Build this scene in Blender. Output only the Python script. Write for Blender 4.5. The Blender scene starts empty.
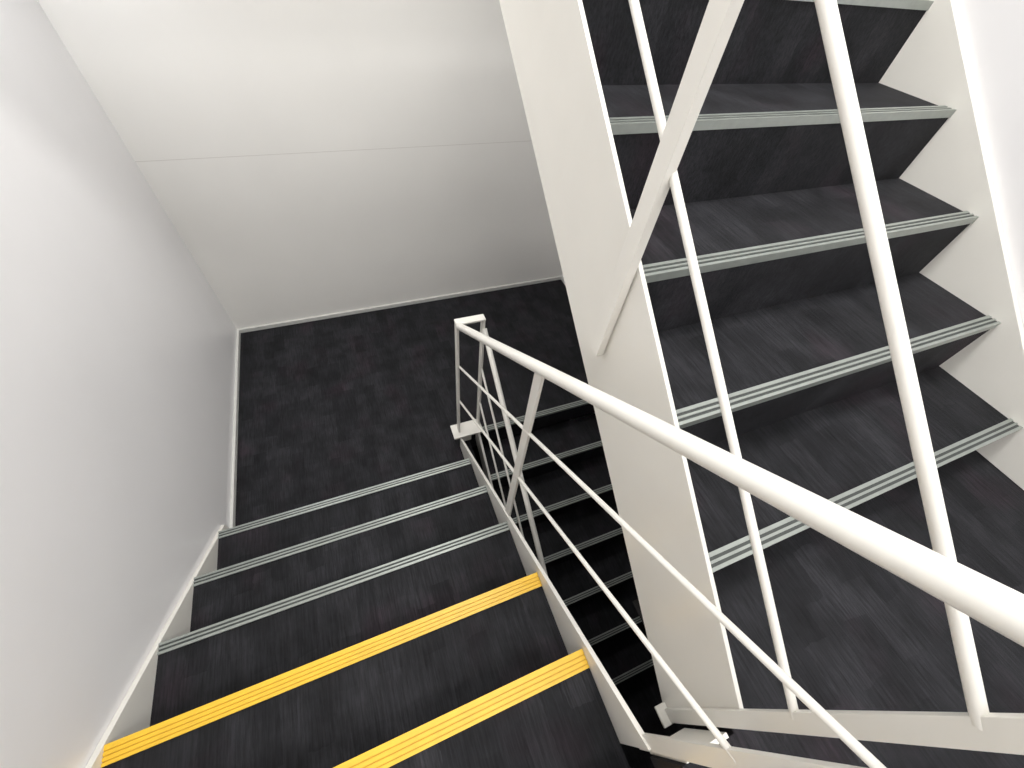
import bpy, math
from mathutils import Vector, Matrix
CZ=0.96
def Z(H): return CZ-H
R,G=0.175,0.25
S=R/G
RU,GU=0.183,0.244
SU=RU/GU
scene=bpy.context.scene
scene.view_settings.view_transform='Standard'

# ---------------- materials
def newmat(name):
    m=bpy.data.materials.new(name); m.use_nodes=True
    nt=m.node_tree; b=nt.nodes['Principled BSDF']; return m,nt,b
def simple(name,col,rough=0.4,metal=0.0,nscale=0,namt=0.0,bump=0.0):
    m,nt,b=newmat(name)
    b.inputs['Roughness'].default_value=rough; b.inputs['Metallic'].default_value=metal
    b.inputs['Base Color'].default_value=(*col,1)
    if nscale:
        tc=nt.nodes.new('ShaderNodeTexCoord'); n=nt.nodes.new('ShaderNodeTexNoise')
        n.inputs['Scale'].default_value=nscale; n.inputs['Detail'].default_value=4
        nt.links.new(tc.outputs['Object'],n.inputs['Vector'])
        cr=nt.nodes.new('ShaderNodeValToRGB')
        cr.color_ramp.elements[0].position=0.3; cr.color_ramp.elements[1].position=0.7
        cr.color_ramp.elements[0].color=(*[c*(1-namt) for c in col],1)
        cr.color_ramp.elements[1].color=(*[min(1,c*(1+namt)) for c in col],1)
        nt.links.new(n.outputs['Fac'],cr.inputs['Fac']); nt.links.new(cr.outputs['Color'],b.inputs['Base Color'])
        if bump:
            bp=nt.nodes.new('ShaderNodeBump'); bp.inputs['Strength'].default_value=bump; bp.inputs['Distance'].default_value=0.003
            nt.links.new(n.outputs['Fac'],bp.inputs['Height']); nt.links.new(bp.outputs['Normal'],b.inputs['Normal'])
    return m
M_wall=simple('wall_paint',(0.86,0.85,0.855),0.3,0,3.0,0.015,0.06)
M_wallf=simple('far_wall_paint',(0.84,0.825,0.79),0.36,0,3.0,0.015,0.05)
M_ceil=simple('ceiling_paint',(0.87,0.87,0.87),0.6,0,3,0.02)
M_steel=simple('white_painted_steel',(0.79,0.77,0.715),0.3,0,8,0.015)
M_alu=simple('nosing_aluminium',(0.33,0.355,0.33),0.36,0.5,40,0.06)
M_rub=simple('nosing_rubber',(0.05,0.056,0.052),0.6,0,40,0.1)
M_yel=simple('yellow_nosing',(0.82,0.50,0.035),0.4,0,30,0.05)
M_yel2=simple('yellow_nosing_groove',(0.66,0.37,0.015),0.5,0,30,0.05)

def floor_mat():
    m,nt,b=newmat('dark_wood_grain_carpet')
    L=nt.links
    tc=nt.nodes.new('ShaderNodeTexCoord')
    mp=nt.nodes.new('ShaderNodeMapping'); mp.inputs['Rotation'].default_value=(0,0,math.pi/2)
    n0=nt.nodes.new('ShaderNodeTexNoise'); n0.inputs['Scale'].default_value=30
    L.new(tc.outputs['Object'],n0.inputs['Vector'])
    va=nt.nodes.new('ShaderNodeVectorMath'); va.operation='MULTIPLY_ADD'
    L.new(n0.outputs['Color'],va.inputs[0]); va.inputs[1].default_value=(.022,.022,.022); L.new(tc.outputs['Object'],va.inputs[2])
    L.new(va.outputs[0],mp.inputs['Vector'])
    br=nt.nodes.new('ShaderNodeTexBrick')
    br.inputs['Scale'].default_value=1.0; br.inputs['Brick Width'].default_value=0.16; br.inputs['Row Height'].default_value=0.065
    br.inputs['Mortar Size'].default_value=0.0; br.offset=0.37
    br.inputs['Color1'].default_value=(0.0108,0.0110,0.0128,1); br.inputs['Color2'].default_value=(0.0190,0.0190,0.0218,1)
    L.new(mp.outputs['Vector'],br.inputs['Vector'])
    mp2=nt.nodes.new('ShaderNodeMapping'); mp2.inputs['Scale'].default_value=(150,9,60)
    L.new(tc.outputs['Object'],mp2.inputs['Vector'])
    n=nt.nodes.new('ShaderNodeTexNoise'); n.inputs['Scale'].default_value=1.2; n.inputs['Detail'].default_value=8; n.inputs['Roughness'].default_value=.75
    L.new(mp2.outputs['Vector'],n.inputs['Vector'])
    n2=nt.nodes.new('ShaderNodeTexNoise'); n2.inputs['Scale'].default_value=10; n2.inputs['Detail'].default_value=5
    L.new(tc.outputs['Object'],n2.inputs['Vector'])
    mr=nt.nodes.new('ShaderNodeMapRange'); mr.inputs['From Min'].default_value=0.3; mr.inputs['From Max'].default_value=0.7
    mr.inputs['To Min'].default_value=0.35; mr.inputs['To Max'].default_value=1.65
    L.new(n.outputs['Fac'],mr.inputs['Value'])
    mr2=nt.nodes.new('ShaderNodeMapRange'); mr2.inputs['From Min'].default_value=0.3; mr2.inputs['From Max'].default_value=0.7
    mr2.inputs['To Min'].default_value=0.65; mr2.inputs['To Max'].default_value=1.4
    L.new(n2.outputs['Fac'],mr2.inputs['Value'])
    mu=nt.nodes.new('ShaderNodeMath'); mu.operation='MULTIPLY'; L.new(mr.outputs[0],mu.inputs[0]); L.new(mr2.outputs[0],mu.inputs[1])
    n3=nt.nodes.new('ShaderNodeTexNoise'); n3.inputs['Scale'].default_value=5; L.new(mp.outputs['Vector'],n3.inputs['Vector'])
    cr=nt.nodes.new('ShaderNodeValToRGB'); cr.color_ramp.elements[0].position=.54; cr.color_ramp.elements[1].position=.75
    cr.color_ramp.elements[0].color=(1,1,1,1); cr.color_ramp.elements[1].color=(1.25,.92,1.03,1)
    L.new(n3.outputs['Fac'],cr.inputs['Fac'])
    vt=nt.nodes.new('ShaderNodeVectorMath'); vt.operation='MULTIPLY'; L.new(br.outputs['Color'],vt.inputs[0]); L.new(cr.outputs['Color'],vt.inputs[1])
    vm=nt.nodes.new('ShaderNodeVectorMath'); vm.operation='SCALE'
    L.new(vt.outputs[0],vm.inputs[0]); L.new(mu.outputs[0],vm.inputs['Scale'])
    L.new(vm.outputs['Vector'],b.inputs['Base Color'])
    b.inputs['Roughness'].default_value=0.72
    b.inputs['Specular IOR Level'].default_value=0.18
    bp=nt.nodes.new('ShaderNodeBump'); bp.inputs['Strength'].default_value=0.5; bp.inputs['Distance'].default_value=0.002
    L.new(n.outputs['Fac'],bp.inputs['Height']); L.new(bp.outputs['Normal'],b.inputs['Normal'])
    return m
M_floor=floor_mat()
def emat(name,col,s):
    m,nt,b=newmat(name); b.inputs['Emission Color'].default_value=(*col,1); b.inputs['Emission Strength'].default_value=s
    b.inputs['Base Color'].default_value=(.9,.9,.9,1); return m
M_em=emat('unseen_lamp_panel',(1,0.98,0.95),4)  # glowing panel of the out-of-view lamps, most of them added fill

# ---------------- helpers
def mesh(name,vs,fs,mat,parent=None,bevel=0):
    me=bpy.data.meshes.new(name); me.from_pydata(vs,[],fs); me.validate(); me.update()
    o=bpy.data.objects.new(name,me); scene.collection.objects.link(o); me.materials.append(mat)
    import bmesh
    bm=bmesh.new(); bm.from_mesh(me); bmesh.ops.recalc_face_normals(bm,faces=bm.faces[:]); bm.to_mesh(me); bm.free()
    if parent: o.parent=parent
    if bevel:
        b=o.modifiers.new('bevel','BEVEL'); b.width=bevel; b.segments=2; b.limit_method='ANGLE'
    return o
def box(name,a,b,mat,parent=None,bevel=0):
    x0,y0,z0=[min(p,q) for p,q in zip(a,b)]; x1,y1,z1=[max(p,q) for p,q in zip(a,b)]
    vs=[(x0,y0,z0),(x1,y0,z0),(x1,y1,z0),(x0,y1,z0),(x0,y0,z1),(x1,y0,z1),(x1,y1,z1),(x0,y1,z1)]
    fs=[(0,3,2,1),(4,5,6,7),(0,1,5,4),(1,2,6,5),(2,3,7,6),(3,0,4,7)]
    return mesh(name,vs,fs,mat,parent,bevel)
def prism(name,poly,x0,x1,mat,parent=None,bevel=0):
    n=len(poly)
    vs=[(x0,y,z) for y,z in poly]+[(x1,y,z) for y,z in poly]
    fs=[tuple(range(n)),tuple(range(2*n-1,n-1,-1))]+[(i,(i+1)%n,(i+1)%n+n,i+n) for i in range(n)]
    return mesh(name,vs,fs,mat,parent,bevel)
def tube(name,pts,r,mat,parent=None):
    cu=bpy.data.curves.new(name,'CURVE'); cu.dimensions='3D'; cu.bevel_depth=r; cu.bevel_resolution=6; cu.use_fill_caps=True
    sp=cu.splines.new('POLY'); sp.points.add(len(pts)-1)
    for p,q in zip(sp.points,pts): p.co=(*q,1)
    cu.materials.append(mat)
    o=bpy.data.objects.new(name,cu); scene.collection.objects.link(o)
    me=bpy.data.meshes.new_from_object(o); bpy.data.objects.remove(o)
    for f in me.polygons: f.use_smooth=True
    o=bpy.data.objects.new(name,me); scene.collection.objects.link(o)
    if parent: o.parent=parent
    return o
def empty(name,loc=(0,0,0)):
    e=bpy.data.objects.new(name,None); scene.collection.objects.link(e); e.empty_display_size=.1; return e

# ---------------- geometry constants (H = distance below the eye level)
XW0,XW1=-0.886,1.678
YF,YB=2.545,-1.9
XL0,XL1=-0.868,0.333      # left flight treads
XR0,XR1=0.464,1.655       # right flights treads
N1y,N1H=0.995,1.981       # lowest nosing, left flight
LH=N1H+R                  # lower landing
FH=0.96                   # floor where the viewer is
F2y=1.24                  # landing edge of lower flight
Uy,UH=0.022,0.830         # first nosing of upper flight
BH=LH+7*R                 # bottom floor
UPH=UH-6*RU; UPy=Uy+6*GU  # upper landing

def nosing(name,x0,x1,y,z,s,parent,yellow=False):
    """s=+1: front faces +y"""
    a,b=(M_yel,M_yel2) if yellow else (M_alu,M_rub)
    t=0.005
    if yellow: w=0.042; cuts=[0.011,0.022,0.033]; g=.0014
    else: w=0.031; cuts=[0.0075,0.0195]; g=.0033
    pts=[(0.003,t),(0.003,-0.014),(0.0005,-0.014),(0.0005,0.0),(-w,0.0),(-w,t)]
    for c in sorted(cuts,reverse=True):
        pts+=[(-c-g,t),(-c-g,t*0.35),(-c+g,t*0.35),(-c+g,t)]
    prism(name,[(y+s*p,z+q) for p,q in pts],x0,x1,a,parent)
    for i,c in enumerate(cuts):
        box(name+'_insert_%d'%(i+1),(x0+.001,y+s*(-c-g+.0001),z+t*0.35),(x1-.001,y+s*(-c+g-.0001),z+t*0.55),b,parent)

def flight(name,x0,x1,pts,s,Hbot,yellow=(),g=G,r=R,off=.215):
    """pts: nosings bottom->top (y,H). s=+1 descends toward +y"""
    e=empty(name)
    poly=[]
    y0,H0=pts[0]
    poly.append((y0,Z(Hbot)))
    for i,(y,H) in enumerate(pts):
        poly.append((y,Z(H)))
        if i<len(pts)-1: poly.append((pts[i+1][0],Z(H)))
    yl,Hl=pts[-1]
    yend=yl-s*g
    poly.append((yend,Z(Hl)))
    poly.append((yend,Z(Hl-r+off)))
    poly.append((y0+s*(Hbot-off-H0)*g/r,Z(Hbot)))
    prism('steps',poly,x0,x1,M_floor,e)
    for i,(y,H) in enumerate(pts):
        nosing('nosing_%d'%(i+1),x0,x1,y,Z(H),s,e,i in yellow)
    return e
def band(name,x0,x1,ya,Ha,yb,Hb,up,down,parent,bevel=0.001):
    return prism(name,[(ya,Z(Ha-up)),(yb,Z(Hb-up)),(yb,Z(Hb+down)),(ya,Z(Ha+down))],x0,x1,M_steel,parent,bevel)

# ---------------- room
zt=Z(-1.7); zb=Z(BH)
T=0.12
box('wall_left',(XW0-T,YB-T,zb-.2),(XW0,YF+T,zt),M_wall)
box('wall_far',(XW0,YF,zb-.2),(XW1,YF+T,zt),M_wallf)
box('wall_right',(XW1,YB-T,zb-.2),(XW1+T,YF+T,zt),M_wall)
box('wall_back',(XW0,YB-T,zb-.2),(XW1,YB,zt),M_wall)
box('ceiling',(XW0-T,YB-T,zt),(XW1+T,YF+T,zt+.1),M_ceil)
box('floor',(XW0,YB,zb-.2),(XW1,YF,zb),M_floor)
box('trim_1',(XW0+.001,YF-.0006,Z(1.0115)),(XW1-.001,YF+.002,Z(1.0085)),simple('joint_sealant',(0.69,0.67,0.63),.6))

# lower landing
e=empty('stair_landing')
box('slab',(XW0+.001,N1y-G*0.5,Z(LH+.16)),(0.40,YF-.001,Z(LH)),M_floor,e)
box('slab_right',(0.40,F2y+.0,Z(LH+.16)),(XW1-.001,YF-.001,Z(LH)),M_floor,e)
nosing('nosing',XR0,XR1,F2y,Z(LH),-1,e)
# upper landing
e=empty('stair_landing')
box('slab',(XW0+.001,UPy+.03,Z(UPH+.15)),(XW1-.001,YF-.001,Z(UPH)),M_steel,e)
box('surface',(XW0+.002,UPy+.03,Z(UPH)),(XW1-.002,YF-.002,Z(UPH)+.004),M_floor,e)
# viewer-level floor
e=empty('stair_landing')
ytop=N1y-6*G
box('slab_left',(XW0+.001,YB+.001,Z(FH+.16)),(0.34,ytop,Z(FH)),M_floor,e)
box('slab_mid',(0.34,YB+.001,Z(FH+.16)),(0.462,-0.225,Z(FH)),M_floor,e)
box('slab_right',(0.462,YB+.001,Z(FH+.16)),(XW1-.001,Uy+.02,Z(FH)),M_floor,e)
box('fascia',(0.350,-0.225,Z(FH+.18)),(0.447,-0.217,Z(FH-.004)),M_steel,e)
nosing('nosing',XL0,XL1,ytop,Z(FH),1,e,True)

# ---------------- left flight
ptsL=[(N1y-k*G,N1H-k*R) for k in range(6)]
fl=flight('stair_flight',XL0,XL1,ptsL,1,LH-.001,yellow=(3,4,5))
band('stringer_inner',0.334,0.346,N1y+.19,N1H+S*.19,-.21,N1H-S*(N1y+.21),0.05,0.20,fl)
prism('stringer_wall',[(N1y+.06,Z(LH-.001)),(N1y+.06,Z(LH-.12)),(ytop,Z(N1H-S*(N1y-ytop)-.03)),(ytop,Z(FH+.15)),(N1y-.3,Z(LH-.001))],XW0+.001,XL0-.0005,M_steel,fl,0.001)
# ---------------- lower flight
ptsD=[(F2y-k*G,LH+k*R) for k in range(1,7)][::-1]
fd=flight('stair_flight',XR0,XR1,ptsD,-1,BH-.001)
band('stringer_inner',0.450,0.463,ptsD[0][0]-.05,ptsD[0][1]+.035,F2y+.02,LH-.014,0.10,0.06,fd)
band('stringer_wall',XR1+.0005,XW1-.001,ptsD[0][0]-.05,ptsD[0][1]+.035,F2y+.05,LH-.035,0.04,0.12,fd)
# ---------------- upper flight
ptsU=[(Uy+k*GU,UH-k*RU) for k in range(0,6)]
fu=flight('stair_flight',XR0,XR1,ptsU,-1,FH-.001,g=GU,r=RU)
nosing('nosing_7',XR0,XR1,UPy,Z(UPH),-1,fu)
yA=-.19
def UHn(y): return UH-SU*(y-Uy)
band('stringer_inner',0.454,0.463,yA,UHn(yA),UPy+.03,UHn(UPy+.03),0.108,0.241,fu)
yq=Uy+(UH-.045-FH+.012)/SU
prism('stringer_wall',[(yq,Z(FH-.001)),(yq,Z(FH-.012)),(UPy,Z(UHn(UPy)-.045)),(UPy,Z(UHn(UPy)+.2)),(Uy+.2,Z(FH-.001))],XR1+.0005,XW1-.001,M_steel,fu,0.001)

# ---------------- baseboards
M_base=simple('baseboard_metal',(0.66,0.66,0.63),0.35,0.1,30,0.04)
def base(name,a,b,h=.03): box(name,a,(b[0],b[1],a[2]+h),M_base,None,0.001)
zl=Z(LH)
base('baseboard_left',(XW0,N1y+.065,zl),(XW0+.014,YF,zl))
base('baseboard_far',(XW0+.014,YF-.014,zl),(XW1,YF,zl))
base('baseboard_right',(XW1-.014,F2y+.06,zl),(XW1,YF-.015,zl))
zf=Z(FH)
base('baseboard_right',(XW1-.014,YB,zf),(XW1,yq-.005,zf))

# ---------------- railings
RX1,RX2=0.343,0.455
def LHn(y): return N1H-S*(N1y-y)
def DHn(y): return LH+S*(F2y-y)
def post(name,x,y,H0,H1,parent,w=0.036,t=0.009):
    box(name,(x-t/2,y-w/2,Z(H0)),(x+t/2,y+w/2,Z(H1)),M_steel,parent,0.001)

yN=1.22; HN=1.20
r1=empty('stair_railing')
yT=-.20
hr=.964
tube('handrail',[(RX1,yT-.1,Z(LHn(yT-.1)-hr)),(RX1,yT,Z(LHn(yT)-hr)),(RX1,yN-.02,Z(LHn(yN-.02)-hr+.02))],0.0150,M_steel,r1)
for i,off in enumerate((0.68,0.40)):
    tube('mid_rail_%d'%(i+1),[(RX1,yT,Z(LHn(yT)-off)),(RX1,yN,Z(LHn(yN)-off))],0.0055,M_steel,r1)
post('post_1',RX1,0.52,LHn(.52)-.0,LHn(.52)-.945,r1)
post('post_2',RX1,yT,LHn(yT)+.02,LHn(yT)-.945,r1,.030)
post('newel_leg_1',RX1-.006,yN,2.03,HN-.02,r1,.036,.010)
post('newel_leg_2',RX2,yN,2.03,HN-.02,r1,.036,.010)
box('newel_cap',(RX1-.013,yN-.019,Z(HN-.02)),(RX2+.007,yN+.019,Z(HN-.03)),M_steel,r1,.003)
box('newel_foot',(RX1-.045,yN-.05,Z(2.03)),(RX2+.02,yN+.045,Z(2.042)),M_steel,r1,.002)
box('newel_stem',(RX1+.02,yN-.012,Z(2.042)),(RX1+.07,yN+.012,Z(LH)),M_steel,r1,.002)
# lower railing
r2=empty('stair_railing')
yE=-.2
tube('handrail',[(RX2,yE,Z(DHn(yE)-.96)),(RX2,yN-.02,Z(DHn(yN-.02)-.96))],0.012,M_steel,r2)
for i,off in enumerate((0.68,0.40)):
    tube('mid_rail_%d'%(i+1),[(RX2,yE,Z(DHn(yE)-off)),(RX2,yN,Z(DHn(yN)-off))],0.0055,M_steel,r2)
post('post_1',RX2,.30,DHn(.30)-.02,DHn(.30)-.95,r2)
post('post_2',RX2,yE,DHn(yE)-.02,DHn(yE)-.95,r2)
# upper railing
r3=empty('stair_railing')
RX3=0.450
tube('handrail',[(RX3,yA-.0,Z(UHn(yA)-.95)),(RX3,UPy+.1,Z(UHn(UPy+.1)-.95))],0.0155,M_steel,r3)
for i,(off,r) in enumerate(((0.536,.0072),(0.263,.0066))):
    tube('mid_rail_%d'%(i+1),[(RX3,yA,Z(UHn(yA)-off)),(RX3,UPy,Z(UHn(UPy)-off))],r,M_steel,r3)
post('post_1',0.442,0.475,0.615,-.35,r3,.034,.018)
post('post_2',0.4465,1.35,UHn(1.35)+.1,UHn(1.35)-.94,r3)
post('post_3',0.4485,yA-.005,1.20,UHn(yA)-.94,r3,.028)
box('foot_plate',(0.425,yA-.022,Z(1.205)),(0.453,yA+.02,Z(1.197)),M_steel,r3,.001)

# ---------------- unseen lamps: corner one inferred from its hot spot, the rest added as fill
def lamp(loc,sx,sy,power,col=(1,1,1)):  # area light with housing and glowing panel, always out of view
    e=empty('unseen_lamp')
    x,y,z=loc
    box('housing',(x-sx/2-.015,y-sy/2-.015,z-.02),(x+sx/2+.015,y+sy/2+.015,z),M_steel,e,.004)
    box('diffuser',(x-sx/2,y-sy/2,z-.045),(x+sx/2,y+sy/2,z-.02),M_em,e,.006)
    l=bpy.data.lights.new('lamp_light','AREA'); l.shape='RECTANGLE'; l.size=sx; l.size_y=sy; l.energy=power; l.color=col
    o=bpy.data.objects.new('lamp_light',l); scene.collection.objects.link(o); o.location=(x,y,z-.05); o.parent=e
lamp((-.815,2.12,Z(UPH+.15)),0.08,0.22,3.0,(0.94,0.96,1))
lamp((0.35,1.75,Z(UPH+.15)),1.3,0.2,9.0,(1,0.99,0.97))  # added fill, unseen: lights the lower landing beneath the slab
lamp((0.5,0.7,zt),1.5,0.4,38,(1,0.99,0.97))  # added fill, unseen: soft overhead light above the flights
lamp((0.5,-0.9,zt),1.5,0.4,30,(1,0.99,0.97))  # added fill, unseen: overhead light behind the camera
w=bpy.data.worlds.new('world'); scene.world=w; w.use_nodes=True
w.node_tree.nodes['Background'].inputs[0].default_value=(.8,.85,1,1); w.node_tree.nodes['Background'].inputs[1].default_value=0.3

# ---------------- camera
cam=bpy.data.cameras.new('camera'); co=bpy.data.objects.new('camera',cam); scene.collection.objects.link(co)
fpx=400
cam.sensor_width=36; cam.lens=36*fpx/1024; cam.clip_start=0.01
r=Vector((.929,-.358,.0933)).normalized(); fw=Vector((.293,.5566,-.7775)).normalized()
r=(r-fw*r.dot(fw)).normalized(); up=r.cross(fw)
m=Matrix((( r.x,up.x,-fw.x,0),(r.y,up.y,-fw.y,0),(r.z,up.z,-fw.z,CZ),(0,0,0,1)))
co.matrix_world=m
scene.camera=co
